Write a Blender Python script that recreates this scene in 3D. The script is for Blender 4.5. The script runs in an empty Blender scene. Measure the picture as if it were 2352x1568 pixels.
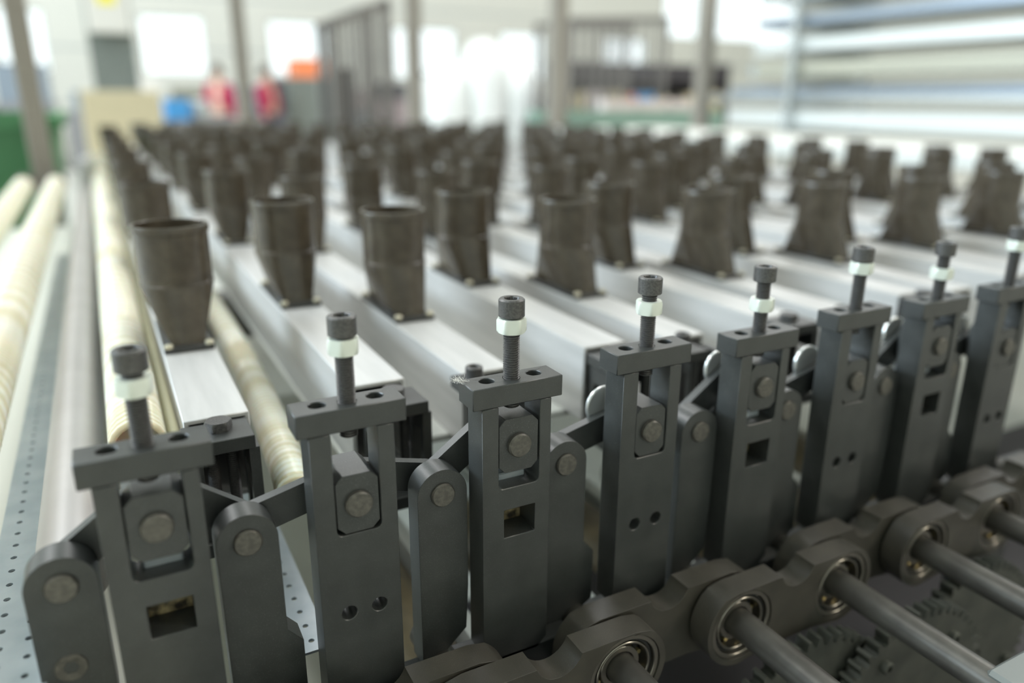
import bpy, bmesh, math, random
from mathutils import Vector, Matrix, geometry
random.seed(7)
S = bpy.context.scene
COL = S.collection
PI = math.pi
Z0 = 0.9                                   # height of the post caps above the hall floor (m)

# ------------------------------------------------------------------ camera
def W(x, y, z):                            # machine millimetres -> world metres
    return Vector((x / 1000, y / 1000, z / 1000 + Z0))

FPX = 1751.06
cam = bpy.data.cameras.new('camera'); camo = bpy.data.objects.new('camera', cam); COL.objects.link(camo)
cam.sensor_width = 36; cam.lens = FPX / 2352 * 36; cam.clip_start = 0.02; cam.clip_end = 200
yaw, pitch, roll = math.radians(27.95923), math.radians(17.62142), math.radians(0.320887)
F = Vector((math.sin(yaw) * math.cos(pitch), math.cos(yaw) * math.cos(pitch), -math.sin(pitch)))
R = Vector((math.cos(yaw), -math.sin(yaw), 0)); U = R.cross(F)
R2 = math.cos(roll) * R + math.sin(roll) * U; U2 = -math.sin(roll) * R + math.cos(roll) * U
m = Matrix((R2, U2, -F)).transposed().to_4x4(); m.translation = W(35.79, -441.35, 186.31)
camo.matrix_world = m
cam.dof.use_dof = True; cam.dof.focus_distance = 0.55; cam.dof.aperture_fstop = 2.0
S.camera = camo
# ------------------------------------------------------------------ light and exposure
S.view_settings.view_transform = 'Standard'; S.view_settings.look = 'None'
S.view_settings.gamma = 1; S.view_settings.use_curve_mapping = False
S.view_settings.exposure = -0.88
wd = bpy.data.worlds.new('sky'); S.world = wd; wd.use_nodes = True
bg = wd.node_tree.nodes['Background']; bg.inputs[0].default_value = (0.93, 0.97, 1, 1); bg.inputs[1].default_value = 3.6

def area(name, loc, sx, sy, power, color, rot=(0, 0, 0)):
    l = bpy.data.lights.new(name, 'AREA'); l.shape = 'RECTANGLE'; l.size = sx; l.size_y = sy
    l.energy = power; l.color = color
    o = bpy.data.objects.new(name, l); COL.objects.link(o); o.location = loc; o.rotation_euler = rot
    return o
for x, y, pw in [(-3.5, 2, 200), (3, 2, 40), (-3.5, 7, 700), (3, 7, 300), (9, 7, 430), (-3, 11.8, 190), (3, 11.8, 190), (9, 11.8, 190), (15, 11.8, 240), (8, 1, 700)]:
    area('roof_light', (x, y, 7.2), 2.0, 4.6, pw, (0.97, 0.965, 0.975))
area('front_fill', (6.5, -4.5, 6.0), 1.4, 3.0, 380, (1.0, 0.92, 0.80), (.6, 0, .6))  # added warm fill from an unseen source, brightens the post fronts
area('window_daylight', (-8.8, 5.0, 4.3), 2.6, 8.0, 2300, (0.70, 0.86, 1.0), (0, -PI / 2, 0))
# ------------------------------------------------------------------ materials
def mat(name, col, rough=0.5, metal=0.0, noise=None, bump=0.0, spec=None, trans=0.0, emit=0, sss=0.0):
    """noise = (scale, second colour, stretch xyz)"""
    mt = bpy.data.materials.new(name); mt.use_nodes = True
    nt = mt.node_tree; b = nt.nodes['Principled BSDF']
    c = (*col, 1)
    b.inputs['Base Color'].default_value = c; b.inputs['Roughness'].default_value = rough
    b.inputs['Metallic'].default_value = metal
    if spec is not None: b.inputs['Specular IOR Level'].default_value = spec
    if trans: b.inputs['Transmission Weight'].default_value = trans
    if sss: b.inputs['Subsurface Weight'].default_value = sss; b.inputs['Subsurface Scale'].default_value = .02
    if emit: b.inputs['Emission Color'].default_value = c; b.inputs['Emission Strength'].default_value = emit
    if noise or bump:
        tc = nt.nodes.new('ShaderNodeTexCoord'); mp = nt.nodes.new('ShaderNodeMapping')
        nt.links.new(tc.outputs['Object'], mp.inputs[0])
        nz = nt.nodes.new('ShaderNodeTexNoise'); nt.links.new(mp.outputs[0], nz.inputs['Vector'])
        nz.inputs['Scale'].default_value = noise[0] if noise else 800
        nz.inputs['Detail'].default_value = 4
        if noise:
            if len(noise) > 2: mp.inputs['Scale'].default_value = noise[2]
            rp = nt.nodes.new('ShaderNodeValToRGB')
            rp.color_ramp.elements[0].color = c; rp.color_ramp.elements[1].color = (*noise[1], 1)
            rp.color_ramp.elements[0].position = .38; rp.color_ramp.elements[1].position = .66
            nt.links.new(nz.outputs['Fac'], rp.inputs[0]); nt.links.new(rp.outputs[0], b.inputs['Base Color'])
        if bump:
            bp = nt.nodes.new('ShaderNodeBump'); bp.inputs['Strength'].default_value = bump
            bp.inputs['Distance'].default_value = 0.0006
            nt.links.new(nz.outputs['Fac'], bp.inputs['Height']); nt.links.new(bp.outputs[0], b.inputs['Normal'])
    return mt

def dusty(name, col, dust, rough):
    """dark blackened steel with fine pale dust specks and a grainy surface"""
    mt = bpy.data.materials.new(name); mt.use_nodes = True
    nt = mt.node_tree; b = nt.nodes['Principled BSDF']
    tc = nt.nodes.new('ShaderNodeTexCoord')
    n1 = nt.nodes.new('ShaderNodeTexNoise'); n1.inputs['Scale'].default_value = 2200; n1.inputs['Detail'].default_value = 2
    n2 = nt.nodes.new('ShaderNodeTexNoise'); n2.inputs['Scale'].default_value = 45; n2.inputs['Detail'].default_value = 5
    for n in (n1, n2): nt.links.new(tc.outputs['Object'], n.inputs['Vector'])
    r1 = nt.nodes.new('ShaderNodeValToRGB'); r1.color_ramp.elements[0].position = .64; r1.color_ramp.elements[1].position = .82
    r1.color_ramp.elements[0].color = (0, 0, 0, 1); r1.color_ramp.elements[1].color = (1, 1, 1, 1)
    nt.links.new(n1.outputs['Fac'], r1.inputs[0])
    r2 = nt.nodes.new('ShaderNodeValToRGB')
    r2.color_ramp.elements[0].position = .35; r2.color_ramp.elements[1].position = .7
    r2.color_ramp.elements[0].color = (*[c * .85 for c in col], 1); r2.color_ramp.elements[1].color = (*[c * 1.2 for c in col], 1)
    nt.links.new(n2.outputs['Fac'], r2.inputs[0])
    mx = nt.nodes.new('ShaderNodeMix'); mx.data_type = 'RGBA'
    nt.links.new(r1.outputs[0], mx.inputs['Factor']); nt.links.new(r2.outputs[0], mx.inputs['A'])
    mx.inputs['B'].default_value = (*dust, 1)
    nt.links.new(mx.outputs['Result'], b.inputs['Base Color'])
    b.inputs['Roughness'].default_value = rough; b.inputs['Metallic'].default_value = .0; b.inputs['Specular IOR Level'].default_value = .7
    bp = nt.nodes.new('ShaderNodeBump'); bp.inputs['Strength'].default_value = .25; bp.inputs['Distance'].default_value = .0002
    nt.links.new(n1.outputs['Fac'], bp.inputs['Height']); nt.links.new(bp.outputs[0], b.inputs['Normal'])
    return mt

M = {}
M['steel'] = dusty('blackened_steel', (.040, .043, .041), (.30, .32, .31), .36)
M['link'] = dusty('brown_black_steel', (.056, .051, .040), (.26, .24, .20), .42)
M['pin'] = mat('worn_pin', (.11, .105, .092), .40, .5, (300, (.165, .155, .135)))
M['bolt'] = mat('bolt_black', (.082, .080, .078), .40, .4, (700, (.13, .127, .122)), .1)
M['zinc'] = mat('zinc_plated', (.80, .85, .76), .35, .2)
M['washer'] = mat('washer_bright', (.72, .74, .72), .3, .7)
M['alu_beam'] = mat('beam_aluminium', (.54, .54, .525), .38, .15, (6, (.62, .615, .60), (14, 1.2, 14)), .05)
M['duct'] = mat('black_plastic', (.056, .044, .029), .27, 0, (60, (.082, .066, .044)), .08, .75)
M['flange'] = mat('flange_plastic', (.035, .036, .034), .35, 0)
M['screw'] = mat('screw_yellow_zinc', (.62, .58, .44), .35, .6)
M['hose'] = mat('hose_clear', (.88, .87, .74), .28, 0, (90, (.92, .92, .84)), 0, .6, sss=.25)
def stripes(mt, period, c2):
    nt = mt.node_tree; b = nt.nodes['Principled BSDF']; src = b.inputs['Base Color'].links[0].from_socket
    tc = nt.nodes.new('ShaderNodeTexCoord'); wv = nt.nodes.new('ShaderNodeTexWave'); wv.bands_direction = 'Y'
    wv.inputs['Scale'].default_value = 2 * PI / (20 * period); wv.inputs['Distortion'].default_value = .15
    nt.links.new(tc.outputs['Object'], wv.inputs['Vector'])
    mx = nt.nodes.new('ShaderNodeMix'); mx.data_type = 'RGBA'; nt.links.new(wv.outputs['Fac'], mx.inputs['Factor'])
    nt.links.new(src, mx.inputs['A']); mx.inputs['B'].default_value = (*c2, 1); nt.links.new(mx.outputs['Result'], b.inputs['Base Color'])
stripes(M['hose'], .009, (.70, .66, .46))
M['hoserib'] = mat('hose_rib', (.78, .74, .50), .3, 0, spec=.6)
M['pipe'] = mat('pipe_grey', (.46, .44, .43), .36, .1, (12, (.51, .49, .48)))
M['galv'] = mat('galvanised', (.50, .56, .60), .42, .5, (30, (.62, .67, .70)))
M['sheet'] = mat('beige_sheet', (.70, .70, .62), .5)
M['brass'] = mat('brass', (.62, .52, .25), .35, .8)
M['bear'] = mat('bearing_steel', (.30, .28, .24), .28, .85)
M['seal'] = mat('bearing_seal', (.03, .03, .028), .5)
M['shaft'] = mat('shaft_steel', (.095, .09, .08), .42, .45, (40, (.135, .13, .115)))
M['gear'] = mat('gear_steel', (.10, .105, .09), .5, .5, (40, (.13, .135, .115)))
M['roller'] = mat('roller_brown', (.13, .11, .075), .45, .2, (20, (.24, .19, .11)))
M['pale'] = mat('pale_rail', (.55, .58, .54), .5)
M['grime'] = mat('bush_grease', (.035, .028, .018), .5, .2, (110, (.62, .50, .27)), .8)
M['housing'] = mat('housing_grey', (.20, .22, .21), .45, .2)
M['floor'] = mat('floor', (.50, .50, .45), .35, 0, (1.2, (.56, .56, .51)))
M['post'] = mat('pillar_paint', (.29, .265, .225), .5)
M['green'] = mat('green_plastic', (.075, .24, .10), .5)
M['card'] = mat('cardboard', (.62, .54, .36), .7)
M['blue'] = mat('blue_plastic', (.08, .36, .75), .4)
M['orange'] = mat('orange_paint', (.85, .24, .09), .5)
M['hcol'] = mat('column_green_grey', (.165, .185, .165), .5)
M['cream'] = mat('cabinet_cream', (.68, .66, .60), .5)
M['yellow'] = mat('sign_yellow', (.82, .72, .03), .5)
M['cage'] = mat('cage_grey', (.22, .21, .20), .45, .3)
M['dark'] = mat('dark_goods', (.05, .045, .05), .6)
M['film'] = mat('white_film', (.93, .96, .94), .3, 0, spec=.5)
M['skin'] = mat('skin', (.62, .40, .30), .5)
M['red'] = mat('red_cloth', (.36, .012, .06), .8)
M['navy'] = mat('navy_cloth', (.05, .06, .09), .8)
M['hair'] = mat('hair', (.03, .025, .02), .6)
M['ceil'] = mat('ceiling', (.70, .70, .66), .7)
M['frame'] = mat('window_frame', (.62, .63, .6), .5)
M['bench'] = mat('bench_top', (.78, .79, .74), .4)
M['mint'] = mat('mint_green', (.22, .34, .28), .5)
M['bag'] = mat('pale_pink_wrap', (.70, .62, .60), .6)
M['p1'] = mat('profile_silver', (.70, .74, .75), .22, .5)
M['p2'] = mat('profile_white', (.86, .89, .87), .3, .1)
M['p3'] = mat('profile_slate', (.36, .42, .50), .3, .3)
M['p4'] = mat('profile_olive', (.50, .49, .40), .45, .1)
M['fluff'] = mat('lint', (.8, .78, .72), .9)
M['pwall'] = None
def wallmat():
    mt = mat('wall_panel', (.66, .66, .59), .6)
    nt = mt.node_tree; b = nt.nodes['Principled BSDF']
    tc = nt.nodes.new('ShaderNodeTexCoord'); sx = nt.nodes.new('ShaderNodeSeparateXYZ')
    nt.links.new(tc.outputs['Object'], sx.inputs[0])
    ma = nt.nodes.new('ShaderNodeMath'); ma.operation = 'MULTIPLY'; ma.inputs[1].default_value = 1.05
    fr = nt.nodes.new('ShaderNodeMath'); fr.operation = 'FRACT'
    nt.links.new(sx.outputs['Z'], ma.inputs[0]); nt.links.new(ma.outputs[0], fr.inputs[0])
    rp = nt.nodes.new('ShaderNodeValToRGB')
    rp.color_ramp.elements[0].color = (.44, .47, .45, 1); rp.color_ramp.elements[1].color = (.70, .70, .63, 1)
    rp.color_ramp.elements[0].position = .03; rp.color_ramp.elements[1].position = .06
    nt.links.new(fr.outputs[0], rp.inputs[0]); nt.links.new(rp.outputs[0], b.inputs['Base Color'])
    return mt
M['pwall'] = wallmat()
def glassmat():
    mt = bpy.data.materials.new('window_glass'); mt.use_nodes = True
    nt = mt.node_tree; nt.nodes.remove(nt.nodes['Principled BSDF'])
    t = nt.nodes.new('ShaderNodeBsdfTransparent'); t.inputs[0].default_value = (.93, .96, .95, 1)
    g = nt.nodes.new('ShaderNodeBsdfGlossy'); g.inputs['Roughness'].default_value = .02
    x = nt.nodes.new('ShaderNodeMixShader'); x.inputs[0].default_value = .06
    nt.links.new(t.outputs[0], x.inputs[1]); nt.links.new(g.outputs[0], x.inputs[2])
    nt.links.new(x.outputs[0], nt.nodes['Material Output'].inputs[0])
    return mt
M['glass'] = glassmat()

# ------------------------------------------------------------------ mesh builder (input in millimetres)
AX = {'xz': lambda u, v, w: (u, w, v), 'xy': lambda u, v, w: (u, v, w), 'yz': lambda u, v, w: (w, u, v)}
class MB:
    def __init__(s): s.bm = bmesh.new()
    def face(s, vs):
        try: s.bm.faces.new(vs)
        except ValueError: pass
    def box(s, x0, x1, y0, y1, z0, z1, bev=0.0, seg=1):
        r = bmesh.ops.create_cube(s.bm, size=1)
        vs = r['verts']
        for v in vs:
            v.co = Vector(((x0 + x1) / 2 + v.co.x * (x1 - x0), (y0 + y1) / 2 + v.co.y * (y1 - y0), (z0 + z1) / 2 + v.co.z * (z1 - z0)))
        if bev:
            es = list({e for v in vs for e in v.link_edges})
            bmesh.ops.bevel(s.bm, geom=es, offset=bev, segments=seg, affect='EDGES', profile=.6)
        return s
    def loops(s, ls, cap0=True, cap1=True):
        rows = [[s.bm.verts.new(p) for p in l] for l in ls]
        n = len(rows[0])
        for a, b in zip(rows, rows[1:]):
            for i in range(n): s.face([a[i], a[(i + 1) % n], b[(i + 1) % n], b[i]])
        if cap0: s.face(rows[0][::-1])
        if cap1: s.face(rows[-1])
        return s
    def lathe(s, prof, o=(0, 0, 0), axis='z', n=28, cap0=True, cap1=True, radf=None):
        """prof: (radius, height along axis[, hexagonal?]); axis z / y"""
        ls = []
        for p in prof:
            l = []
            for i in range(n):
                a = 2 * PI * i / n
                r = radf(p, a) if radf else p[0]
                u, v = r * math.cos(a), r * math.sin(a)
                if axis == 'z': q = (o[0] + u, o[1] + v, o[2] + p[1])
                elif axis == 'y': q = (o[0] + u, o[1] + p[1], o[2] - v)
                else: q = (o[0] + p[1], o[1] + u, o[2] + v)
                l.append(q)
            ls.append(l)
        return s.loops(ls, cap0, cap1)
    def plate(s, outer, holes, w0, w1, pl='xz', chamf=0.0):
        """flat plate with an outline and holes, extruded from w0 to w1"""
        f = AX[pl]
        polys = [outer] + list(holes)
        flat = [p for q in polys for p in q]
        tris = geometry.tessellate_polygon([[Vector((p[0], p[1], 0)) for p in q] for q in polys])
        a = [s.bm.verts.new(f(p[0], p[1], w0)) for p in flat]
        b = [s.bm.verts.new(f(p[0], p[1], w1)) for p in flat]
        for t in tris:
            s.face([a[i] for i in t]); s.face([b[i] for i in reversed(t)])
        k = 0
        for q in polys:
            n = len(q)
            for i in range(n):
                i0, i1 = k + i, k + (i + 1) % n
                s.face([a[i0], a[i1], b[i1], b[i0]])
            k += n
        return s
    def build(s, name, material, parent=None, loc=(0, 0, 0), rot=None, smooth=35):
        bmesh.ops.recalc_face_normals(s.bm, faces=s.bm.faces)
        bmesh.ops.scale(s.bm, vec=(.001, .001, .001), verts=s.bm.verts)
        me = bpy.data.meshes.new(name); s.bm.to_mesh(me); s.bm.free()
        if smooth:
            for p in me.polygons: p.use_smooth = True
            me.set_sharp_from_angle(angle=math.radians(smooth))
        me.materials.append(M[material] if isinstance(material, str) else material)
        o = bpy.data.objects.new(name, me); COL.objects.link(o)
        if parent: o.parent = parent
        o.location = loc
        if rot: o.rotation_euler = rot
        return o

def tag(o, label, cat, group=None):
    o['label'] = label; o['category'] = cat
    if group: o['group'] = group
    return o
def struct(o): o['kind'] = 'structure'; return o
def thing(name, loc, label, cat, group=None):
    o = bpy.data.objects.new(name, None); COL.objects.link(o); o.location = loc; o.empty_display_size = .02
    return tag(o, label, cat, group)
def copy_tree(o, parent=None):
    c = o.copy(); COL.objects.link(c)
    if parent: c.parent = parent
    for ch in list(o.children): copy_tree(ch, c)
    return c
ORD = ['first', 'second', 'third', 'fourth', 'fifth', 'sixth', 'seventh', 'eighth', 'ninth', 'tenth', 'eleventh',
       'twelfth', 'thirteenth', 'fourteenth', 'fifteenth', 'sixteenth', 'seventeenth', 'eighteenth', 'nineteenth', 'twentieth']
def circ(cx, cy, r, n=20, a0=0, a1=2 * PI, end=False):
    k = n + 1 if end else n
    return [(cx + r * math.cos(a0 + (a1 - a0) * i / n), cy + r * math.sin(a0 + (a1 - a0) * i / n)) for i in range(k)]
def hexr(a, af):                           # radius of a hexagon of across-flats af at angle a
    a = (a % (PI / 3)) - PI / 6
    return af / 2 / math.cos(a)
def lmm(o): return tuple(c / 1000 for c in o)

def thread(mb, r, z0, z1, o=(0, 0), pitch=1.75):
    p = [(r - 1.2, z0)]; z = z0
    while z < z1 - pitch:
        p += [(r - 1.05, z + .2), (r, z + pitch * .45), (r, z + pitch * .58), (r - 1.05, z + pitch - .2)]; z += pitch
    p.append((r - .75, z1))
    mb.lathe(p, (o[0], o[1], 0), n=24)
def socket_head(mb, r, z0, h, af, o=(0, 0)):
    def rf(p, a): return hexr(a, af) if len(p) > 2 else p[0]
    mb.lathe([(r - .5, z0), (r, z0 + .5), (r, z0 + h - 1), (r - 1, z0 + h), (af * .585, z0 + h), (0, z0 + h - .6, 1), (0, z0 + h * .35, 1)],
             (o[0], o[1], 0), n=36, radf=rf)
def hex_head(mb, af, z0, h, o=(0, 0), inner=0):
    def rf(p, a):
        x = hexr(a, af); return min(x, p[0])
    pr = [(af * .52, z0), (af, z0 + h * .12), (af, z0 + h * .86), (af * .52, z0 + h), (af * .46, z0 + h)]
    mb.lathe(pr, (o[0], o[1], 0), n=48, radf=rf)

# ------------------------------------------------------------------ the hall
FLOOR_LO = 0.0
b = MB(); b.box(-9000, 21000, -7000, 16200, -100, 0); struct(b.build('floor', 'floor'))
def wall_back():
    zc = Z0 * 1000
    wins = [(-1220, -470), (1010, 2140), (3310, 4500), (5890, 7340), (8430, 9590), (11200, 12520)]
    outer = [(-9000, 0), (21000, 0), (21000, 7500), (-9000, 7500)]
    holes = []
    for x0, x1 in wins: holes.append([(x0, zc + 590), (x1, zc + 590), (x1, zc + 1630), (x0, zc + 1630)])
    big = [(13020, 14150), (14650, 17800)]
    for x0, x1 in big: holes.append([(x0, zc + 1690), (x1, zc + 1690), (x1, zc + 3300), (x0, zc + 3300)])
    mb = MB(); mb.plate(outer, holes, 16000, 16150); struct(mb.build('wall_back', 'pwall', smooth=0))
    for i, h in enumerate(holes):
        (x0, z0), (x1, _), (_, z1) = h[0], h[1], h[2]
        fr = MB()
        fr.plate(h, [[(x0 + 40, z0 + 40), (x1 - 40, z0 + 40), (x1 - 40, z1 - 40), (x0 + 40, z1 - 40)]], 16020, 16090)
        fo = struct(fr.build('window_%d' % (i + 1), 'frame', smooth=0))
        g = MB(); g.box(x0 + 40, x1 - 40, 16050, 16056, z0 + 40, z1 - 40); g.build('pane', 'glass', fo, smooth=0)
wall_back()
b = MB()
b.plate([(-7000, 0), (16000, 0), (16000, 7500), (-7000, 7500)], [[(1000, 3000), (10000, 3000), (10000, 5600), (1000, 5600)]], -9150, -9000, 'yz')
struct(b.build('wall_left', 'pwall', smooth=0))
b = MB(); b.plate([(1000, 3000), (10000, 3000), (10000, 5600), (1000, 5600)],
                  [[(1060 + i * 1790, 3060), (1000 + (i + 1) * 1790, 3060), (1000 + (i + 1) * 1790, 5540), (1060 + i * 1790, 5540)] for i in range(5)], -9100, -9040, 'yz')
w = struct(b.build('window_10', 'frame', smooth=0))
for i in range(5):
    g = MB(); g.box(-9075, -9070, 1060 + i * 1790, 1000 + (i + 1) * 1790, 3060, 5540); g.build('pane', 'glass', w, smooth=0)
b = MB()
b.plate([(-7000, 0), (16000, 0), (16000, 7500), (-7000, 7500)], [[(1500, 1500), (9000, 1500), (9000, 3800), (1500, 3800)]], 21000, 21150, 'yz')
struct(b.build('wall_right', 'pwall', smooth=0))
b = MB(); b.plate([(1500, 1500), (9000, 1500), (9000, 3800), (1500, 3800)],
                  [[(1560 + i * 1860, 1560), (1500 + (i + 1) * 1860, 1560), (1500 + (i + 1) * 1860, 3740), (1560 + i * 1860, 3740)] for i in range(4)], 21020, 21090, 'yz')
w = struct(b.build('window_9', 'frame', smooth=0))
for i in range(4):
    g = MB(); g.box(21050, 21056, 1560 + i * 1860, 1500 + (i + 1) * 1860, 1560, 3740); g.build('pane', 'glass', w, smooth=0)
b = MB(); b.box(-9000, 21000, -7000, -6850, 0, 7500); struct(b.build('wall_front', 'pwall', smooth=0))
b = MB(); b.box(-9150, 21150, -7000, 16150, 7500, 7600); struct(b.build('ceiling', 'ceil', smooth=0))

# ------------------------------------------------------------------ adjuster posts
def make_post(kind):
    a = kind == 'A'
    t = thing('adjuster_post', W(0, 0, -230), '', 'machine post', 'black adjuster posts in the front row')
    B = 230                                # local z = machine z + 230
    mb = MB()
    wl, wr, wb = (20, 53.5, -81) if a else (21, 51.5, -90)
    r = 4
    out = [(15, -230), (55, -230), (63, -222), (63, -16), (wr, -16), (wr, wb + r)]
    out += [(wr - r + r * math.cos(q), wb + r + r * math.sin(q)) for q in [-PI / 8, -PI / 4, -3 * PI / 8]]
    out += [(wr - r, wb), (wl + r, wb)]
    out += [(wl + r + r * math.cos(q), wb + r + r * math.sin(q)) for q in [-5 * PI / 8, -3 * PI / 4, -7 * PI / 8]]
    out += [(wl, wb + r), (wl, -16), (7, -16), (7, -222)]
    holes = [[(24.5, -122), (50.5, -122), (50.5, -99), (24.5, -99)]] if a else [circ(25.5, -150, 5.4), circ(47, -150, 5.4)]
    mb.plate([(x, z + B) for x, z in out], [[(x, z + B) for x, z in h] for h in holes], 0, 24)
    col = mb.build('column', 'steel', t, smooth=25)
    bv = col.modifiers.new('edge', 'BEVEL'); bv.width = .0005; bv.segments = 1; bv.limit_method = 'ANGLE'; bv.angle_limit = math.radians(50)
    mb = MB()
    hs = [circ(17, 13.5, 5.6, 24), circ(55, 13.5, 5.6, 24), circ(36, 12, 6.0, 24)]
    mb.plate([(0, 0), (72, 0), (72, 24), (0, 24)], hs, B - 15.9, B, 'xy')
    cap = mb.build('cap_plate', 'steel', t, smooth=25)
    bv = cap.modifiers.new('edge', 'BEVEL'); bv.width = .0006; bv.segments = 1; bv.limit_method = 'ANGLE'; bv.angle_limit = math.radians(50)
    for x in (17, 55):
        mb = MB(); socket_head(mb, 4.9, -12, 8, 4.5); mb.build('cap_screw', 'bolt', t, (x / 1000, .0135, B / 1000))
    # slide block with pin
    zc = -48 if a else -68.5
    mb = MB(); c = 5
    h0, h1 = zc - 21, zc + 21; x0, x1 = wl + .7, wr - .7
    mb.plate([(x0 + c, h0 + B), (x1 - c, h0 + B), (x1, h0 + c + B), (x1, h1 - c + B), (x1 - c, h1 + B), (x0 + c, h1 + B), (x0, h1 - c + B), (x0, h0 + c + B)], [], 1.2, 36)
    bl = mb.build('slide_block', 'steel', t, smooth=25)
    bv = bl.modifiers.new('edge', 'BEVEL'); bv.width = .0004; bv.segments = 1
    mb = MB(); mb.lathe([(9.2, 8), (9.2, -1.6), (8.2, -2.8), (3, -2.9)], (36.5, 0, zc + B), 'y', 32)
    mb.build('pin', 'pin', bl)
    if a:
        mb = MB(); mb.box(20, 56, 24.5, 32, -130 + B, -93 + B, 1)
        mb.build('bush', 'grime', t)
        mb = MB(); mb.box(26, 49, 14, 40, -84.5 + B, -76 + B, 1); mb.build('guide_bar', 'galv', t)
    return t
def bolt_set(t, nut_z, top_z, kind):
    B = 230
    mb = MB(); thread(mb, 6, -22 if kind == 'A' else -24, top_z - 12)
    socket_head(mb, 9.3, top_z - 13, 13, 10)
    mb.build('adjusting_bolt', 'bolt', t, (.036, .012, B / 1000))
    mb = MB(); hex_head(mb, 18.5, -5, 10.5)
    mb.build('lock_nut', 'zinc', t, (.036, .012, (B + nut_z) / 1000), (0, 0, random.uniform(0, 1)))
ZC = [-4.5, .4, -3.6, 3.0, -1.4, 4.2, .3, 1.7]
TOP = [54, 58, 55, 58, 55, 61, 56, 62]
NUT = [32, 38, 35.5, 34, 22, 42, 25, 43]
PA = make_post('A'); PB = make_post('B')
LBL = ['black adjuster post with square cut-out at the lower left corner, leftmost of the row',
       'black adjuster post with two round holes, second from the left, bolt nut tight under head',
       'black adjuster post with square cut-out and lint on its cap, third from the left',
       'black adjuster post with two round holes, fourth from the left, gap above its nut',
       'black adjuster post with square cut-out, fifth from the left, nut halfway down its bolt',
       'black adjuster post with two round holes, sixth from the left, third from the right edge',
       'black adjuster post with square cut-out, seventh from the left, next to last at right',
       'black adjuster post with two round holes, cut by the right edge of the photo']
for i in range(8):
    p = (PA if i % 2 == 0 else PB)
    if i > 1: p = copy_tree(p)
    POSTS = globals().setdefault('POSTS', []); POSTS.append(p)
for i, p in enumerate(POSTS):
    p.location = W(120 * i, 0, -230 + ZC[i]); p['label'] = LBL[i]
    bolt_set(p, NUT[i] - ZC[i], TOP[i] - ZC[i], 'AB'[i % 2])
# lint caught on the third cap
mb = MB()
rnd = random.Random(3)
for k in range(46):
    p = Vector((-1 + rnd.gauss(0, 1.6), 20 + rnd.gauss(0, 2.2), .3)); d = Vector((rnd.gauss(0, 1), rnd.gauss(0, 1), abs(rnd.gauss(0.2, .8)))).normalized()
    pts = []
    for q in range(6):
        pts.append(p.copy()); d = (d + Vector((rnd.gauss(0, .5), rnd.gauss(0, .5), rnd.gauss(0, .4)))).normalized(); p = p + d * 1.1
        p.z = max(p.z, .2)
    mb.loops([[(u.x + .09 * math.cos(a), u.y + .09 * math.sin(a), u.z + .05 * math.sin(2 * a + 1)) for a in (0, 2.1, 4.2)] for u in pts])
o = mb.build('lint_tuft', 'fluff', None, W(240, 0, ZC[2])); tag(o, 'tuft of pale lint on the left corner of the third post cap', 'lint'); o['kind'] = 'stuff'

# ------------------------------------------------------------------ pivot arms (rounded tops, beside the posts)
def make_arm(foot):
    t = thing('pivot_arm', W(0, 0, 0), '', 'machine arm', 'black round-topped pivot arms between the posts')
    H = 144                                # pin height above the foot
    Rr = 19.3
    out = circ(0, H, Rr, 20, 0, PI, True) + [(-Rr, 0)]
    out += [(Rr - 28, 0), (Rr - 2, 24), (Rr, 62)] if foot == 'A' else [(Rr - 8, 0), (Rr + 10, 12), (Rr + 10, 58), (Rr, 70)]
    mb = MB(); mb.plate(out, [], 16, 36)
    o = mb.build('arm_plate', 'steel', t, smooth=25)
    bv = o.modifiers.new('edge', 'BEVEL'); bv.width = .0005; bv.segments = 1; bv.limit_method = 'ANGLE'; bv.angle_limit = math.radians(50)
    mb = MB(); mb.lathe([(9.2, 22), (9.2, 14.6), (8.2, 13.4), (2, 13.3)], (0, 0, H), 'y', 32); mb.build('pivot_pin', 'pin', t)
    return t
AA = make_arm('A'); AB = make_arm('B')
ARML = ['black round-topped pivot arm at the bottom left corner, socket screw below its pin',
        'black round-topped pivot arm between the first and second posts',
        'black round-topped pivot arm between the second and third posts',
        'black round-topped pivot arm just right of the third post',
        'black round-topped pivot arm just right of the fourth post',
        'black round-topped pivot arm half hidden right of the fifth post',
        'black round-topped pivot arm just right of the sixth post',
        'black round-topped pivot arm hidden mostly behind the seventh post']
ARMS = []
for i in range(8):
    p = AA if i % 2 == 0 else AB
    if i > 1: p = copy_tree(p)
    ARMS.append(p)
for i, p in enumerate(ARMS):
    p.location = W(240 * (i // 2) + (-17.5 if i % 2 == 0 else 87), 0, -86 - 144); p['label'] = ARML[i]
mb = MB()
def rf(p, a): return hexr(a, 8) if len(p) > 2 else p[0]
mb.lathe([(9.5, 22), (9.5, 16.5), (8.6, 15.2), (5.6, 15.2), (0, 15.6, 1), (0, 20, 1)], (-3, 0, 89), 'y', 36, radf=rf)
mb.build('socket_screw', 'pin', ARMS[0])

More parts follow.
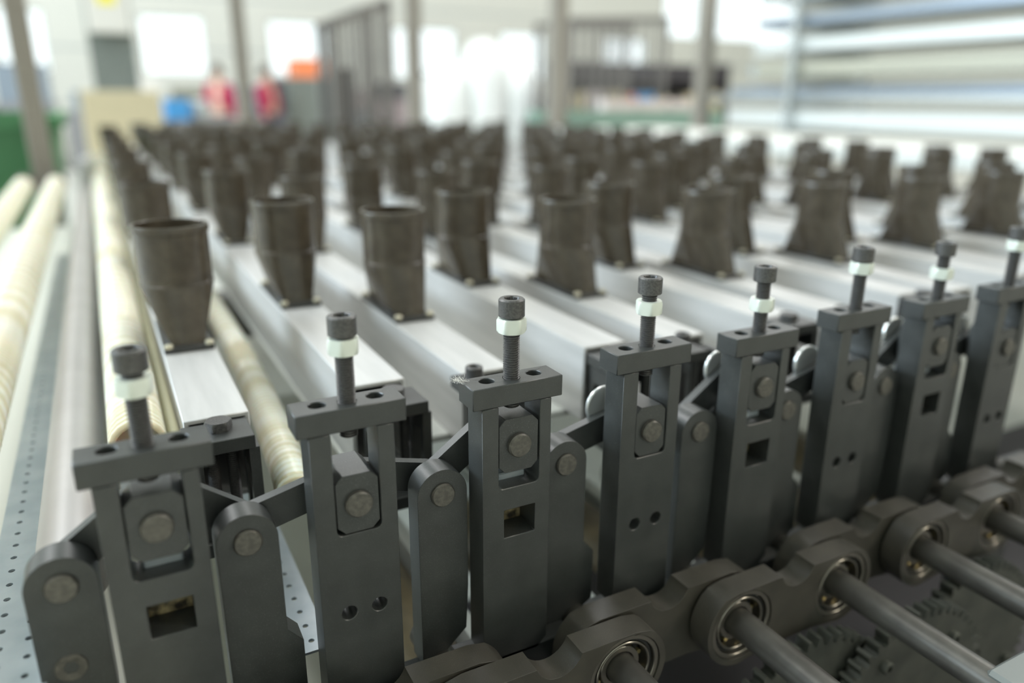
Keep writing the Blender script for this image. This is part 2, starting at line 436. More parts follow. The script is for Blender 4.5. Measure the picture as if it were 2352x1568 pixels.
# ------------------------------------------------------------------ link levers behind the posts
def lever(x0, z0, x1, z1, y0, label, washer):
    t = thing('link_lever', W(x0, y0, z0), label, 'lever', 'flat black levers zigzagging behind the posts')
    dx, dz = x1 - x0, z1 - z0; L = math.hypot(dx, dz); a = math.atan2(dz, dx)
    out = [(L, -11.5)] + circ(L, 0, 11.5, 12, -PI / 2, PI / 2, True)[1:] + [(0, 11.5)] + circ(0, 0, 11.5, 12, PI / 2, 3 * PI / 2, True)[1:]
    ca, sa = math.cos(a), math.sin(a)
    mb = MB(); mb.plate([(u * ca - v * sa, u * sa + v * ca) for u, v in out], [], 0, 8)
    mb.build('lever_plate', 'steel', t, smooth=25)
    if washer:
        mb = MB(); mb.lathe([(9, 8.1), (16, 8.2), (17, 9), (17, 11), (15.5, 12)], (dx * .62 + 12, 0, dz * .62 + 18), 'y', 36); mb.build('washer', 'washer', t)
for k in range(4):
    x = 240 * k
    n = 2 * k
    lever(x - 17.5, -86, x + 36, -48, 37, f'flat black lever rising behind the {ORD[n]} post from the arm on its left', k > 1)
    lever(x + 36, -48, x + 87, -86, 46, f'flat black lever falling to the right from the {ORD[n]} post', False)
    lever(x + 87, -86, x + 156, -69, 37, f'flat black lever rising behind the {ORD[n + 1]} post from the arm on its left', k > 0)
    if k < 3: lever(x + 156, -69, x + 222.5, -86, 46, f'flat black lever falling to the right from the {ORD[n + 1]} post', False)

# ------------------------------------------------------------------ machine bed under the posts
mb = MB(); mb.box(-60, 1010, 0, 30, -300, -230.2, 1)
o = mb.build('machine_bed', 'steel', None, W(0, 0, 0)); tag(o, 'long dark steel bed bar under the row of posts', 'machine base')

# ------------------------------------------------------------------ beams and funnels
YEND = 4000
NB = 19
beams = []
for i in range(NB):
    k, bt = divmod(i, 2)
    cx, top = (91 + 240 * k, -56.5) if bt == 0 else (225 + 240 * k, -50.5)
    beams.append((cx, top))
BMS = []
for h in (73.4, 79.4):
    mb = MB()
    mb.plate([(-25, -h), (25, -h), (25, 0), (-25, 0)], [[(-21, -h + 4), (21, -h + 4), (21, -4), (-21, -4)]], 0, YEND - 165)
    BM = mb.build('aluminium_beam', 'alu_beam', None, (0, 0, 0), smooth=25)
    bv = BM.modifiers.new('edge', 'BEVEL'); bv.width = .0008; bv.segments = 1; bv.limit_method = 'ANGLE'
    BMS.append(BM)
for i, (cx, top) in enumerate(beams):
    o = BMS[i % 2]
    if i > 1: o = o.copy(); COL.objects.link(o)
    o.location = W(cx, 166, top)
    tag(o, f'long hollow aluminium beam carrying black funnels, {ORD[i]} from the left', 'beam', 'parallel aluminium beams')

def make_funnel():
    t = thing('duct_funnel', W(0, 0, 0), '', 'funnel', 'black plastic funnels on the aluminium beams')
    N = 40
    def rect(a, hx, hy, z, p):             # superellipse-like morph
        c, s_ = math.cos(a), math.sin(a)
        r = 1 / (abs(c / hx) ** p + abs(s_ / hy) ** p) ** (1 / p)
        return (r * c, r * s_, z)
    ls = []
    for r, z in [(36.8, 57.6), (36.8, 60), (36.2, 60.6), (36.2, 111), (37.6, 112), (37.8, 117), (37.2, 119.4), (35.5, 119.6), (34.6, 119), (34.4, 60), (30, 40)]:
        ls.append([(r * math.cos(2 * PI * i / N), r * math.sin(2 * PI * i / N), z) for i in range(N)])
    mb = MB(); mb.loops(ls, False, True)
    bm = mb.bm
    circ_v = [bm.verts.new((36.8 * math.cos(2 * PI * i / N), 36.8 * math.sin(2 * PI * i / N), 57.6)) for i in range(N)]
    cor = [bm.verts.new((15.5 * sx, 55 * sy, 4)) for sx, sy in ((1, 1), (-1, 1), (-1, -1), (1, -1))]
    for k in range(4):
        for q in range(N // 4):
            mb.face([cor[k], circ_v[(k * N // 4 + q + 1) % N], circ_v[(k * N // 4 + q) % N]])
        mb.face([cor[k], cor[(k + 1) % 4], circ_v[((k + 1) * N // 4) % N]])
    mb.face(cor)
    bmesh.ops.remove_doubles(bm, verts=bm.verts, dist=.01)
    mb.build('funnel', 'duct', t, smooth=28)
    mb = MB(); mb.box(-23.5, 23.5, -66, 66, .2, 5, .8); mb.build('flange', 'flange', t)
    mb = MB(); mb.lathe([(4.2, 5), (4.2, 7.5), (3, 8.8), (1.6, 8.8)], (0, 0, 0), n=14)
    sc = mb.build('flange_screw', 'screw', t, (-.019, -.061, 0))
    for x, y in ((.019, -.061), (-.019, .061), (.019, .061)):
        o = sc.copy(); COL.objects.link(o); o.parent = t; o.location = (x, y, 0)
    return t
FN = make_funnel(); first = True
for i, (cx, top) in enumerate(beams):
    y0 = 415 if i % 2 == 0 else 512
    for j in range(8):
        t = FN if first else copy_tree(FN); first = False
        t.location = W(cx, y0 + 450 * j, top)
        t['label'] = f'black funnel on the {ORD[i]} beam from the left, {ORD[j]} from its near end'

# ------------------------------------------------------------------ clamp brackets at the beam ends
def make_bracket(sock):
    t = thing('clamp_bracket', W(0, 0, 0), '', 'clamp', 'black clamp brackets at the beam ends')
    mb = MB()
    if sock: mb.box(-38, -10, -46, -1, -11, 0, .6)
    else: mb.box(-28, 22, -40, -1, -11, 0, .6)
    mb.build('top_plate', 'steel', t)
    mb = MB()
    if sock: socket_head(mb, 8, 0, 12, 8, (-22, -18))
    else: hex_head(mb, 18, 0, 7.5, (-1, -16))
    mb.build('clamp_bolt', 'bolt', t)
    for x in ((-22,) if sock else (-9, 6)):
        mb = MB(); thread(mb, 4.5, -80, -11, (x, -22)); mb.build('threaded_rod', 'bolt', t)
    for x in (-25, 17):
        mb = MB(); mb.plate([(-38, -84), (-2, -84), (-2, -11), (-38, -11)], [[(-30, -78), (-10, -78), (-10, -30), (-30, -30)]], x, x + 8, 'yz'); mb.build('side_plate', 'steel', t, smooth=25)
    mb = MB(); mb.box(-25, 25, -42, -1, -96, -84, .6); mb.build('bottom_plate', 'steel', t)
    return t
KA, KB = make_bracket(False), make_bracket(True)
for i in range(8):
    p = KB if i in (2, 4, 6) else KA
    if i not in (0, 2): p = copy_tree(p)
    globals().setdefault('BRK', []).append(p)
for i, p in enumerate(BRK):
    cx, top = beams[i]; p.location = W(cx + (0, 9, 0, 5, 0, 0, 0, 0)[i], 164, top + (-3.5, -8, 2, -5, 0, 0, 0, 0)[i])
    p['label'] = f'black clamp bracket with {"socket" if i in (2, 4, 6) else "hex"} bolt at the end of the {ORD[i]} beam'

# ------------------------------------------------------------------ hoses, pipe and rails on the left
def tube(pts, r, n=20, rib=0.0, step=6.0):
    """ribbed or smooth tube mesh along a polyline (mm)"""
    V = [Vector(p) for p in pts]
    # Catmull-Rom resample
    res = []
    for i in range(len(V) - 1):
        p0, p1, p2, p3 = V[max(i - 1, 0)], V[i], V[i + 1], V[min(i + 2, len(V) - 1)]
        k = max(2, int((p2 - p1).length / step))
        for q in range(k):
            u = q / k
            res.append(.5 * ((2 * p1) + (p2 - p0) * u + (2 * p0 - 5 * p1 + 4 * p2 - p3) * u * u + (3 * p1 - p0 - 3 * p2 + p3) * u ** 3))
    res.append(V[-1])
    mb = MB(); ls = []
    for i, p in enumerate(res):
        d = (res[min(i + 1, len(res) - 1)] - res[max(i - 1, 0)]).normalized()
        a = d.cross(Vector((0, 0, 1))).normalized(); b_ = a.cross(d)
        rr = r + (rib if i % 2 else -rib)
        ls.append([p + a * rr * math.cos(2 * PI * q / n) + b_ * rr * math.sin(2 * PI * q / n) for q in range(n)])
    if rib:                                # open mouth at the near end
        d = (res[1] - res[0]).normalized()
        ls = [[res[0] + (q - res[0]) * f + d * h for q in ls[0]] for f, h in ((.86, 40), (.86, .5), (.9, 0))] + ls
    mb.loops(ls); return mb
def hose(pts, r, label, rib=1.0, step=4.5):
    o = tube(pts, r, 20, rib, step).build('ribbed_hose', 'hose', None, W(0, 0, 0), smooth=70)
    return tag(o, label, 'hose', 'pale ribbed hoses')
hose([(33, 175, -74), (33, 500, -70), (33, 1500, -72), (33, 3600, -73)], 20.5, 'pale ribbed hose beside the first beam, right of the grey pipe')
hose([(140, 120, -118), (145, 190, -115), (155, 420, -116), (160, 800, -119), (162, 2600, -119)], 15.5, 'pale ribbed hose sunk between the first and second beams')
hose([(-92, -420, -100), (-92, -60, -86), (-92, 400, -76), (-92, 1200, -74), (-90, 2330, -72)], 26, 'thick pale ribbed hose at the left, left of the grey pipe', 1.1, 5.5)
hose([(-290, -420, -140), (-235, 300, -120), (-190, 1200, -90), (-176, 2330, -72)], 26, 'thick pale ribbed hose at the far left edge of the photo', 1.1, 5.5)
o = tube([(60, 172, -84), (60, 900, -84), (60, 3600, -84)], 5.5, 12, 0, 60).build('thin_tube', 'hoserib', None, W(0, 0, 0), smooth=70)
tag(o, 'thin pale tube squeezed between hose and first beam', 'tube')
o = tube([(-16, 60, -108), (-16, 900, -108), (-16, 3900, -108)], 22, 32, 0, 200).build('grey_pipe', 'pipe', None, W(0, 0, 0), smooth=70)
tag(o, 'smooth grey pipe running back along the left side of the beams', 'pipe')
def perf_rail(x0, x1, z, y0, y1, lip, label, loc):
    mb = MB(); xm = (x0 + x1) / 2
    for k in range(int((y1 - y0) / 19)):
        ya = y0 + 19 * k
        for xa, xb, xc in ((x0, xm, x0 + 10), (xm, x1, x1 - 10)):
            mb.plate([(xa, ya), (xb, ya), (xb, ya + 19), (xa, ya + 19)], [circ(xc, ya + (8 if xa == x0 else 12), 2.3, 10)], z, z + 2, 'xy')
    y1 = y0 + 19 * int((y1 - y0) / 19)
    mb.box(x0 - 2, x0, y0, y1, z - lip, z + 2); mb.box(x1, x1 + 2, y0, y1, z - lip, z + 2)
    o = mb.build('perforated_rail', 'galv', None, W(0, 0, 0), smooth=0)
    return tag(o, label, 'rail', 'perforated steel rails')
perf_rail(-72, -36, -148, -60, 1500, 14, 'perforated galvanised rail at the left edge beside the grey pipe', 0)
perf_rail(96, 138, -205, 40, 900, 30, 'perforated galvanised rail seen between the first two posts', 0)
mb = MB(); mb.box(-420, 44, -440, 2200, -190, -182, 1); o = mb.build('cover_sheet', 'sheet', None, W(0, 0, 0)); tag(o, 'beige cover sheet under the hoses at the left edge', 'panel')
mb = MB(); mb.box(-30, 300, 60, 880, -330, -322, 1); o = mb.build('drip_tray', 'sheet', None, W(0, 0, 0)); tag(o, 'low pale tray under the near ends of the first beams', 'tray')
mb = MB(); mb.box(199, 2300, 200, 3950, -137, -130, 1); o = mb.build('bounce_deck', 'bench', None, W(0, 0, 0)); tag(o, 'wide pale sheet added under the beams to bounce light onto their sides', 'deck')  # pale reflector added to lift the beam sides
mb = MB(); mb.box(-69, -39, -60, 1500, -171, -165, .5); o = mb.build('shade_strip', 'dark', None, W(0, 0, 0)); tag(o, 'black strip added as shade behind the perforated rail holes at the left edge', 'strip')  # added black backing, stands in for the shade inside the rail holes
# rollers and pale strips low behind the posts
for i, x in enumerate((232, 348, 470, 590, 715, 835)):
    mb = MB(); mb.lathe([(24, 62), (27, 64), (27, 300), (24, 302)], (x, 0, -282), 'y', 28)
    o = mb.build('roller', 'roller', None, W(0, 0, 0)); tag(o, f'brown roller low behind the gap right of the {ORD[i + 1]} post', 'roller', 'brown rollers behind the posts')
    mb = MB(); mb.box(x + 34, x + 48, 40, 420, -300, -262, .6)
    o = mb.build('pale_strip', 'pale', None, W(0, 0, 0)); tag(o, f'pale strip beside the roller right of the {ORD[i + 1]} post', 'strip', 'pale strips behind the posts')

# ------------------------------------------------------------------ bearing links, shafts, gears
SX = [100, 220, 340, 460, 580, 700, 820, 940]; SZ = -233
def make_link():
    t = thing('bearing_link', W(0, 0, 0), '', 'machine link', 'dark bearing links in front of the posts')
    Rr = 38; top = 31; L = 120
    a = math.asin(top / Rr)
    out = []
    # right eye: round on the right and below, flat on top
    out += circ(L, 0, Rr, 26, -PI / 2, a, True)
    out += [(L + 8, top + 3), (L - 41, top + 3)]
    out += circ(L / 2, 40, 20, 12, -.32, -PI + .32, True)
    out += [(41, top + 3), (-8, top + 3)]
    out += circ(0, 0, Rr, 26, PI - a, 3 * PI / 2, True)
    out += [(35, -Rr + 5), (85, -Rr + 5)]
    holes = [circ(0, 0, 32.6, 40), circ(L, 0, 32.6, 40)]
    mb = MB(); mb.plate(out, holes, 0, 22)
    o = mb.build('link_plate', 'link', t, smooth=30)
    bv = o.modifiers.new('edge', 'BEVEL'); bv.width = .0007; bv.segments = 2; bv.limit_method = 'ANGLE'; bv.angle_limit = math.radians(40)
    def ring(ri, ro, y0, y1):
        mb = MB()
        pr = [(ri, y0 + .5), (ri + .5, y0), (ro - .5, y0), (ro, y0 + .5), (ro, y1), (ri, y1), (ri, y0 + .5)]
        mb.lathe(pr, (0, 0, 0), 'y', 48, False, False); return mb
    for x in (0, L):
        rt = ring(28.2, 32.4, 1.2, 21).build('bearing', 'bear', t, (x / 1000, 0, 0))
        ring(25.2, 28, 4.5, 20).build('snap_ring', 'seal', rt)
        ring(23.0, 25.0, 3.0, 21).build('outer_race', 'bear', rt)
        ring(18, 22.8, 14, 20).build('seal', 'seal', rt)
        ring(13, 17.9, 7.5, 21).build('inner_ring', 'bear', rt)
        mb = MB()
        for k in range(9):
            an = 2 * PI * k / 9 + .2
            mb.lathe([(2.0, 11), (2.0, 14.5)], (20.4 * math.cos(an), 0, 20.4 * math.sin(an)), 'y', 8)
        mb.build('cage', 'brass', rt)
    return t
LK = make_link()
for i in range(7):
    t = LK if i == 0 else copy_tree(LK)
    front = i % 2 == 1
    t.location = W(SX[i], -58 if front else -33, SZ)
    t['label'] = f'{"front" if front else "back"}-row dark bearing link joining the {ORD[i]} and {ORD[i + 1]} shafts from the left'
for i, x in enumerate(SX):
    mb = MB(); mb.lathe([(11, -330), (12.4, -328), (12.4, 58), (11, 60)], (x, 0, SZ), 'y', 32)
    o = mb.build('drive_shaft', 'shaft', None, W(0, 0, 0)); tag(o, f'round steel shaft through the bearing links, {ORD[i]} from the left', 'shaft', 'parallel steel shafts')
def make_gear():
    t = thing('spur_gear', W(0, 0, 0), '', 'gear', 'dark spur gears below the shafts')
    R0, nT = 112, 52; out = []
    for k in range(nT):
        a = 2 * PI * k / nT; d = 2 * PI / nT
        for f, r in ((0, R0 - 9), (.2, R0 - 9), (.36, R0 - 1), (.42, R0), (.6, R0), (.66, R0 - 1), (.82, R0 - 9)):
            out.append((r * math.cos(a + f * d), r * math.sin(a + f * d)))
    mb = MB(); mb.plate(out, [circ(0, 0, 15, 24)], 0, 14); mb.build('gear_disc', 'gear', t, smooth=20)
    mb = MB(); mb.lathe([(30, 0), (30, -5), (16, -6), (16, 0)], (0, 0, 0), 'y', 32, False, False); mb.build('hub', 'gear', t)
    for k in range(5):
        mb = MB(); a = 2 * PI * k / 5 + .9
        mb.lathe([(6.5, 0), (6.5, -5), (5.5, -6), (3.4, -6), (3.4, -2)], (84 * math.cos(a), 0, 84 * math.sin(a)), 'y', 24); mb.build('gear_bolt', 'gear', t)
    return t
GR = make_gear()
for i, (x, y) in enumerate(((530, -78), (650, -96), (770, -78))):
    t = GR if i == 0 else copy_tree(GR); t.location = W(x, y, -372)
    t['label'] = f'dark toothed gear below the shafts, {ORD[i]} from the left in the lower right corner'
mb = MB(); mb.box(572, 640, -330, -192, -320, -219, 3); o = mb.build('shaft_housing', 'housing', None, W(0, 0, 0)); tag(o, 'pale grey housing block at the bottom right corner', 'housing')
mb = MB(); mb.box(-60, 2300, -560, 420, -520, -505, 2)
o = mb.build('shade_pan', 'dark', None, W(0, 0, 0)); tag(o, 'dark sheet added as shade under the shafts and gears', 'pan')  # added dark sheet, stands in for the unlit machine innards
# machine legs so that the whole frame stands on the floor
for i, (x, y) in enumerate(((20, 15), (930, 15))):
    mb = MB(); mb.box(x - 40, x + 40, 2, 28, -900, -300.2, 2); o = mb.build('frame_leg', 'steel', None, W(0, 0, 0))
    tag(o, f'black frame leg under the {"left" if i == 0 else "right"} end of the bed bar', 'leg')
for i, y in enumerate((900, 3400)):
    mb = MB(); mb.box(50, 2340, y, y + 60, -213.5, -137.4, 2); mb.box(60, 125, y, y + 60, -137.4, -130.2); mb.box(60, 120, y, y + 60, -900, -213.5); mb.box(2230, 2290, y, y + 60, -900, -213.5)
    o = mb.build('support_frame', 'cage', None, W(0, 0, 0)); tag(o, f'grey frame under the beams at their {"near" if i == 0 else "far"} end', 'frame')

# ------------------------------------------------------------------ background of the hall
def bx(name, x0, x1, y0, y1, z0, z1, m_, label, cat, group=None, bev=2.0):
    mb = MB(); mb.box(x0, x1, y0, y1, z0, z1, bev); o = mb.build(name, m_); return tag(o, label, cat, group)
for i, (x, y, s_) in enumerate(((-126, 2500, 62), (790, 4130, 70), (1785, 4130, 80), (2790, 4130, 96), (4040, 4130, 100))):
    t = thing('machine_pillar', (x / 1000, y / 1000, 0), f'brown-grey square pillar behind the beams, {ORD[i]} from the left', 'pillar', 'brown-grey pillars')
    mb = MB(); mb.box(-s_ / 2, s_ / 2, -s_ / 2, s_ / 2, 10, 3600, 3); mb.build('pillar_tube', 'post', t)
    mb = MB(); mb.box(-s_, s_, -s_, s_, 0, 10, 1); mb.build('foot_plate', 'post', t)
# hose fittings at the pillar
for i, x in enumerate((-176, -90)):
    mb = MB(); mb.lathe([(30, 2332), (30, 2400), (22, 2404), (22, 2440)], (x, 0, 828), 'y', 20); o = mb.build('hose_fitting', 'dark'); tag(o, f'black fitting at the far end of the {"outer" if i == 0 else "inner"} thick hose', 'fitting', 'black hose fittings')
# green bin
t = thing('green_bin', (-.535, 3.1, 0), 'large green plastic bin at the left behind the pillar', 'bin')
mb = MB(); ls = []
for z, k in ((0, .82), (600, .92), (1000, 1), (1000, .94), (620, .86), (60, .78)):
    ls.append([(450 * k * sx, 500 * k * sy, z) for sx, sy in ((-1, -1), (1, -1), (1, 1), (-1, 1))])
mb.loops(ls); mb.build('bin_body', 'green', t, smooth=0)
mb = MB(); mb.plate([(-475, -525), (475, -525), (475, 525), (-475, 525)], [[(-440, -490), (440, -490), (440, 490), (-440, 490)]], 985, 1025, 'xy'); mb.build('bin_rim', 'green', t, smooth=0)
# building column with cabinet
t = thing('hall_column', (.29, 8.1, 0), 'dark green-grey steel hall column with a cabinet, left of the window', 'column')
mb = MB(); mb.plate([(-190, -150), (190, -150), (190, -130), (12, -130), (12, 130), (190, 130), (190, 150), (-190, 150), (-190, 130), (-12, 130), (-12, -130), (-190, -130)], [], 0, 7480, 'xy'); mb.build('column_profile', 'hcol', t, smooth=0)
mb = MB(); mb.box(-170, 170, -300, -152, 1640, 2250, 5); c = mb.build('cabinet', 'cream', t)
mb = MB(); mb.plate([(-75, 1875), (75, 1875), (75, 2060), (-75, 2060)], [], -302, -300.5); mb.build('yellow_sign', 'yellow', c, smooth=0)
# cardboard box on pallet stack
t = thing('cardboard_box', (.24, 6.2, 0), 'tan cardboard box behind the leftmost funnels', 'box')
mb = MB(); mb.box(-260, 260, -200, 300, 550, 1130, 4); mb.build('carton', 'card', t)
mb = MB(); mb.box(-300, 300, -240, 340, 0, 549, 4); mb.build('stand', 'card', t)
def crate(name, x, y, w_, d_, h_, zb, m_, label):
    mb = MB(); mb.plate([(-w_ / 2, -d_ / 2), (w_ / 2, -d_ / 2), (w_ / 2, d_ / 2), (-w_ / 2, d_ / 2)], [[(-w_ / 2 + 12, -d_ / 2 + 12), (w_ / 2 - 12, -d_ / 2 + 12), (w_ / 2 - 12, d_ / 2 - 12), (-w_ / 2 + 12, d_ / 2 - 12)]], zb + 10, zb + h_, 'xy')
    mb.box(-w_ / 2, w_ / 2, -d_ / 2, d_ / 2, zb, zb + 10)
    o = mb.build(name, m_, None, (x / 1000, y / 1000, 0), smooth=0); return tag(o, label, 'crate')
def table(name, x0, x1, y0, y1, h, m_, label):
    t = thing(name, ((x0 + x1) / 2000, (y0 + y1) / 2000, 0), label, 'table')
    hx, hy = (x1 - x0) / 2, (y1 - y0) / 2
    mb = MB(); mb.box(-hx, hx, -hy, hy, h - 40, h, 3); mb.build('table_top', m_, t)
    for sx in (-1, 1):
        for sy in (-1, 1):
            mb = MB(); mb.box(sx * (hx - 40) - 25, sx * (hx - 40) + 25, sy * (hy - 40) - 25, sy * (hy - 40) + 25, 0, h - 40); mb.build('leg', 'cage', t)
    return t
table('work_table', 450, 1400, 6750, 7600, 900, 'cage', 'grey work table carrying the blue crate')
crate('blue_crate', 690, 7000, 190, 260, 170, 900, 'blue', 'small blue plastic crate right of the cardboard box')
mb = MB(); mb.lathe([(60, 0), (75, 10), (75, 150), (60, 165), (30, 165)], (0, 0, 900), n=24); o = mb.build('silver_tin', 'p1', None, (.88, 6.98, 0)); tag(o, 'silver tin beside the blue crate', 'tin')
# orange machine housing by the window
t = thing('machine_cabinet', (3.18, 12.6, 0), 'dark machine cabinet with an orange top before the third window', 'cabinet')
mb = MB(); mb.box(-240, 240, -300, 300, 1390, 1680, 6); mb.build('orange_top', 'orange', t)
mb = MB(); mb.box(-300, 520, -320, 320, 0, 1388, 6); mb.build('cabinet_body', 'hcol', t)
# long low stock of mixed goods along the back wall
M['g1'] = mat('goods_grey', (.22, .22, .22), .6); M['g2'] = mat('goods_mauve', (.34, .28, .29), .6); M['g3'] = mat('goods_tan', (.42, .33, .24), .6)
M['g4'] = mat('goods_charcoal', (.07, .07, .08), .6); M['g5'] = mat('goods_olive', (.20, .20, .15), .6); M['g6'] = mat('goods_slate', (.20, .24, .28), .6)
gc = ['g1', 'g2', 'g3', 'g4', 'g5', 'g6', 'cream']
gw = ['grey', 'mauve', 'tan', 'charcoal', 'olive', 'slate', 'cream']
gx = -2600; k = 0
rg = random.Random(11)
while gx < 9500:
    w_ = rg.uniform(420, 800); h_ = rg.uniform(820, 1080); ci = rg.randrange(7)
    o1 = gw[ci]
    bx('goods_crate', gx, gx + w_, 13300, 14100, 0, h_, gc[ci], f'{o1} packed crate on the floor of the far stock line, {ORD[k]} from the left', 'crate', 'crates along the far wall', 6)
    cj = (ci + rg.randrange(1, 6)) % 7; w2 = w_ * rg.uniform(.55, .95)
    bx('goods_carton', gx + (w_ - w2) * .5, gx + (w_ + w2) * .5, 13330, 13900, h_ + .5, h_ + rg.uniform(300, 560), gc[cj], f'{gw[cj]} carton standing on the {ORD[k]} crate of the far stock line', 'carton', 'cartons on the far crates', 6)
    gx += w_ + rg.uniform(40, 160); k += 1
# wire cages
def cage(x0, x1, y, z1a, z1b, label, dep=600, n=11, tilt=0):
    t = thing('wire_cage', ((x0 + x1) / 2000, y / 1000, 0), label, 'cage', 'grey wire cages')
    hw = (x1 - x0) / 2
    for yy in (0, dep):
        mb = MB()
        for k in range(n):
            x = -hw + 2 * hw * k / (n - 1); zt = z1a + (z1b - z1a) * k / (n - 1)
            mb.box(x - 10, x + 10, yy - 10, yy + 10, 120, zt)
        for z in (120, 500): mb.box(-hw - 15, hw + 15, yy - 12, yy + 12, z - 15, z + 15)
        mb.build('bar_panel', 'cage', t, smooth=0)
        mb = MB()
        mb.loops([[(sx * (hw + 20), yy + dy, (z1a if sx < 0 else z1b) + dz) for dy, dz in ((-22, -30), (22, -30), (22, 30), (-22, 30))] for sx in (-1, 1)])
        mb.build('top_rail', 'cage', t, smooth=0)
    for sx in (-1, 1):
        for yy in (0, dep):
            mb = MB(); mb.box(sx * hw - 22, sx * hw + 22, yy - 22, yy + 22, 0, z1a if sx < 0 else z1b); mb.build('corner_post', 'cage', t, smooth=0)
    return t
cage(1540, 1930, 5000, 1560, 1720, 'grey wire cage with a sloping top rail, left of the second window pillar', 350, 9)
bx('dark_canister', 1580, 1700, 5120, 5260, 0, 1290, 'dark', 'black tall canister inside the left wire cage', 'canister')
cage(4370, 5560, 6500, 1830, 1900, 'grey wire cage at the right, with boxes behind its bars', 700, 12)
# shelves with boxes behind the right cage
t = thing('goods_shelf', (6.4, 8.2, 0), 'dark storage shelf behind the right wire cage', 'shelf')
for z in (700, 960, 1330):
    mb = MB(); mb.box(-1150, 1400, -300, 300, z - 30, z); mb.build('shelf_board', 'dark', t)
mb = MB(); mb.box(-1120, 1370, 302, 320, 0, 1560); mb.build('shelf_back', 'dark', t)
for sx in (-1150, 1370):
    mb = MB(); mb.box(sx, sx + 30, -300, 300, 0, 1560); mb.build('shelf_side', 'dark', t)
bc = ['card', 'bag', 'card', 'orange', 'blue', 'card', 'dark', 'card', 'bag']
bn = ['tan', 'pale pink', 'light tan', 'orange', 'blue', 'brown', 'black', 'tan', 'pale pink']
x = 5300; k = 0
rg = random.Random(5)
while x < 7500:
    w_ = rg.uniform(150, 280); h_ = rg.uniform(150, 240)
    bx('shelf_box', x, x + w_, 7920, 8200, 960, 960 + h_, bc[k % 9], f'{bn[k % 9]} box on the middle shelf behind the right cage, {ORD[k]} from the left', 'box', 'boxes on the far shelf', 3)
    x += w_ + 20; k += 1
bx('dark_roll_stack', 6500, 7700, 7920, 8450, 1330.5, 1520, 'dark', 'black bundle on the top shelf behind the right cage', 'bundle')
bx('mint_bench', 3650, 5900, 5900, 6100, 0, 985, 'mint', 'mint green low bench in front of the right cage', 'bench')
for k, (x0, x1) in enumerate(((4420, 4800), (4840, 5180), (5230, 5700))):
    bx('pink_pack', x0, x1, 5930, 6070, 985.5, 1085, 'bag', f'pale pink flat pack on the mint green bench, {ORD[k]} from the left', 'pack', 'packs on the mint bench')
# white film-wrapped pallets
for i, (x0, x1, z1) in enumerate(((3920, 4450, 1560), (4480, 4980, 1830), (5010, 5560, 1600))):
    t = thing('wrapped_pallet', ((x0 + x1) / 2000, 9.3, 0), f'white film-wrapped pallet in the middle distance, {ORD[i]} of three from the left', 'pallet', 'white wrapped pallets')
    hw = (x1 - x0) / 2
    mb = MB(); ls = []
    for z, k in ((140, 1), (500, 1.02), (z1 - 500, .98), (z1 - 250, .9), (z1 - 80, .66), (z1, .3)):
        ls.append([(hw * k * math.copysign(abs(math.cos(a)) ** .5, math.cos(a)), 300 * k * math.copysign(abs(math.sin(a)) ** .5, math.sin(a)), z + 12 * math.sin(5 * a)) for a in [2 * PI * q / 28 for q in range(28)]])
    mb.loops(ls); mb.build('wrapped_load', 'film', t, smooth=70)
    mb = MB(); mb.box(-hw, hw, -300, 300, 0, 139); mb.build('pallet_base', 'card', t)

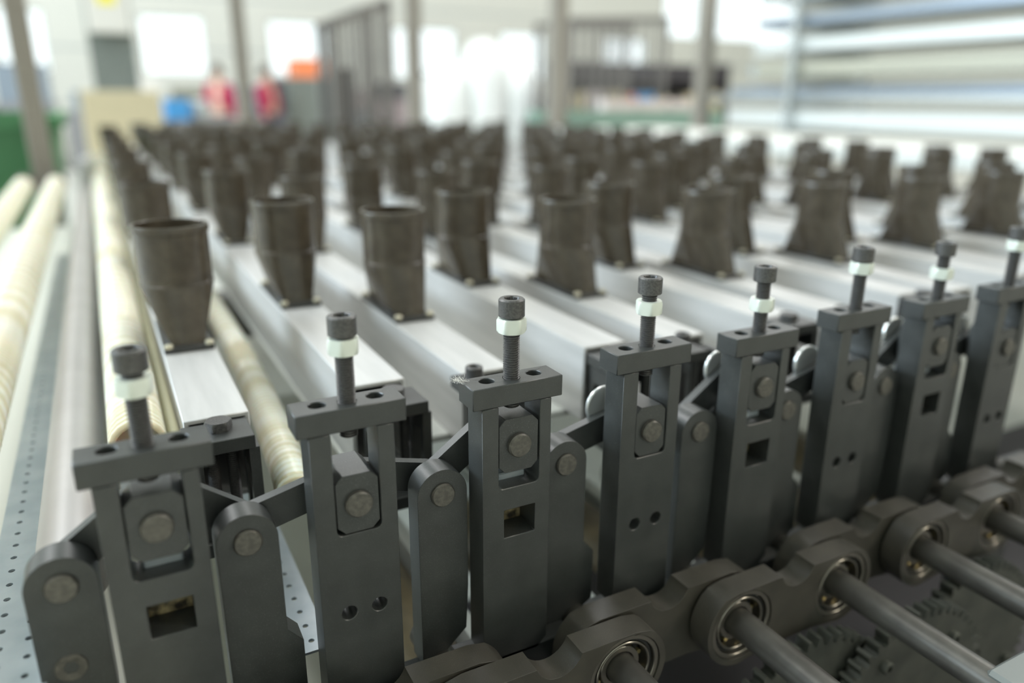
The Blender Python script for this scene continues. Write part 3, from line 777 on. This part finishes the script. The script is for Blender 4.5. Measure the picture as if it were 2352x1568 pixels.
# ------------------------------------------------------------------ workers
def worker(loc, face, label, k):
    t = thing('person', loc, label, 'person', 'workers in red at the back')
    J = {'pelvis': (0, 0, .92), 'chest': (0, 0, 1.25), 'neck': (0, 0, 1.45), 'head': (0, .02, 1.53), 'crown': (0, .01, 1.66)}
    E = [('pelvis', 'chest'), ('chest', 'neck'), ('neck', 'head'), ('head', 'crown')]
    Rr = {'pelvis': .14, 'chest': .15, 'neck': .055, 'head': .085, 'crown': .07}
    for s_, nm in ((-1, 'l'), (1, 'r')):
        J.update({'sh' + nm: (.17 * s_, 0, 1.38), 'el' + nm: (.22 * s_, .05, 1.10), 'wr' + nm: (.23 * s_, .06, .86), 'ha' + nm: (.225 * s_, .09, .77),
                  'hi' + nm: (.09 * s_, 0, .86), 'kn' + nm: (.11 * s_, .02, .47), 'an' + nm: (.11 * s_, -.02, .08), 'to' + nm: (.12 * s_, .16, .035)})
        E += [('chest', 'sh' + nm), ('sh' + nm, 'el' + nm), ('el' + nm, 'wr' + nm), ('wr' + nm, 'ha' + nm), ('pelvis', 'hi' + nm), ('hi' + nm, 'kn' + nm), ('kn' + nm, 'an' + nm), ('an' + nm, 'to' + nm)]
        Rr.update({'sh' + nm: .06, 'el' + nm: .045, 'wr' + nm: .03, 'ha' + nm: .035, 'hi' + nm: .085, 'kn' + nm: .06, 'an' + nm: .042, 'to' + nm: .035})
    def skin(name, keys, grow, m_):
        me = bpy.data.meshes.new(name); ks = [q for q in J if q in keys]
        es = [(ks.index(a), ks.index(b_)) for a, b_ in E if a in ks and b_ in ks]
        me.from_pydata([J[q] for q in ks], es, []); me.update()
        o = bpy.data.objects.new(name, me); COL.objects.link(o); o.parent = t; me.materials.append(M[m_])
        o.modifiers.new('skin', 'SKIN')
        if not me.skin_vertices: me.attributes.new('skin', 'FLOAT', 'POINT')
        for i_, q in enumerate(ks): me.skin_vertices[0].data[i_].radius = (Rr[q] * grow, Rr[q] * grow)
        sv = me.skin_vertices[0].data; sv[0].use_root = True
        o.modifiers.new('smooth', 'SUBSURF').levels = 2; o.modifiers['smooth'].render_levels = 2
        return o
    def sk(name, keys, grow, m_):
        # skin data layer is created through bmesh
        me = bpy.data.meshes.new(name); bm = bmesh.new(); lay = bm.verts.layers.skin.new()
        vs = {}
        for q in [q for q in J if q in keys]:
            v = bm.verts.new(J[q]); v[lay].radius = (Rr[q] * grow, Rr[q] * grow); v[lay].use_root = not vs; vs[q] = v
        for a, b_ in E:
            if a in vs and b_ in vs: bm.edges.new((vs[a], vs[b_]))
        bm.to_mesh(me); bm.free(); me.materials.append(M[m_])
        o = bpy.data.objects.new(name, me); COL.objects.link(o); o.parent = t
        o.modifiers.new('skin', 'SKIN').use_smooth_shade = True
        sb = o.modifiers.new('smooth', 'SUBSURF'); sb.levels = 2; sb.render_levels = 2
        return o
    sk('body', list(J), 1, 'skin')
    sk('shirt', ['pelvis', 'chest', 'shl', 'shr', 'ell', 'elr', 'wrl', 'wrr'], 1.34, 'red')
    sk('trousers', ['pelvis', 'hil', 'hir', 'knl', 'knr', 'anl', 'anr'], 1.12, 'navy')
    mb = MB(); mb.loops([[(92 * k_ * math.cos(a), -12 + 98 * k_ * math.sin(a), z + (18 if math.sin(a) > .3 else -26 * (k_ > .9))) for a in [2 * PI * q / 20 for q in range(20)]] for z, k_ in ((1575, 1), (1640, 1.0), (1690, .82), (1715, .5), (1722, .15))])
    mb.build('hair', 'hair', t, smooth=70)
    t.rotation_euler = (0, 0, face); t.scale = (.9, .9, .9)
    return t
worker((1.74, 12.0, 0), 2.6, 'worker in a red shirt standing left of the second pillar', 0)
worker((2.42, 12.0, 0), -2.3, 'worker in a red shirt standing right of the second pillar', 1)

# ------------------------------------------------------------------ right side: pale bench and rack of long bright profiles
t = thing('long_bench', (3.05, 1.9, 0), 'long pale-topped bench right of the beams', 'bench')
mb = MB(); mb.box(-400, 400, -2000, 2000, 860, 915, 4); mb.build('bench_top', 'bench', t)
for sy in (-1900, 0, 1900):
    for sx in (-340, 340):
        mb = MB(); mb.box(sx - 30, sx + 30, sy - 30, sy + 30, 0, 860); mb.build('leg', 'cage', t)
rk = thing('profile_rack', (4.5, 1.5, 0), 'tall steel rack holding long bright profiles at the right', 'rack')
for y in (-2300, -200, 1900):
    for x in (-350, 350):
        mb = MB(); mb.box(x - 22, x + 22, y - 22, y + 22, 0, 2050); mb.build('upright', 'p1', rk)
LV = (760, 920, 1080, 1240, 1400, 1560, 1720, 1880)
for z in LV:
    for y in (-2300, -200, 1900):
        mb = MB(); mb.box(-350, 350, y - 22, y + 22, z - 40, z); mb.build('rack_arm', 'p1', rk)
rg = random.Random(2); k = 0
pm = ['p1', 'p2', 'p3', 'p4', 'p2', 'p1', 'p2']; pn = ['silver', 'white', 'slate grey', 'olive', 'white', 'silver', 'white']
for li, z in enumerate(LV):
    x = -300
    q = 0
    while x < 260:
        w_ = rg.uniform(120, 230); h_ = rg.uniform(35, 108); c = (li * 3 + q * 2 + 1) % 7
        y0 = rg.uniform(-2700, -2400); y1 = rg.uniform(2000, 2600) + (250 if li < 3 else 0)
        o = bx('long_profile', 4500 + x, 4500 + x + w_, 1500 + y0, 1500 + y1, z, z + h_, pm[c], f'{pn[c]} long profile on the {ORD[li]} rack level from below, {ORD[q]} from the near side', 'profile', 'long profiles on the rack', 3)
        x += w_ + rg.uniform(8, 30); q += 1; k += 1
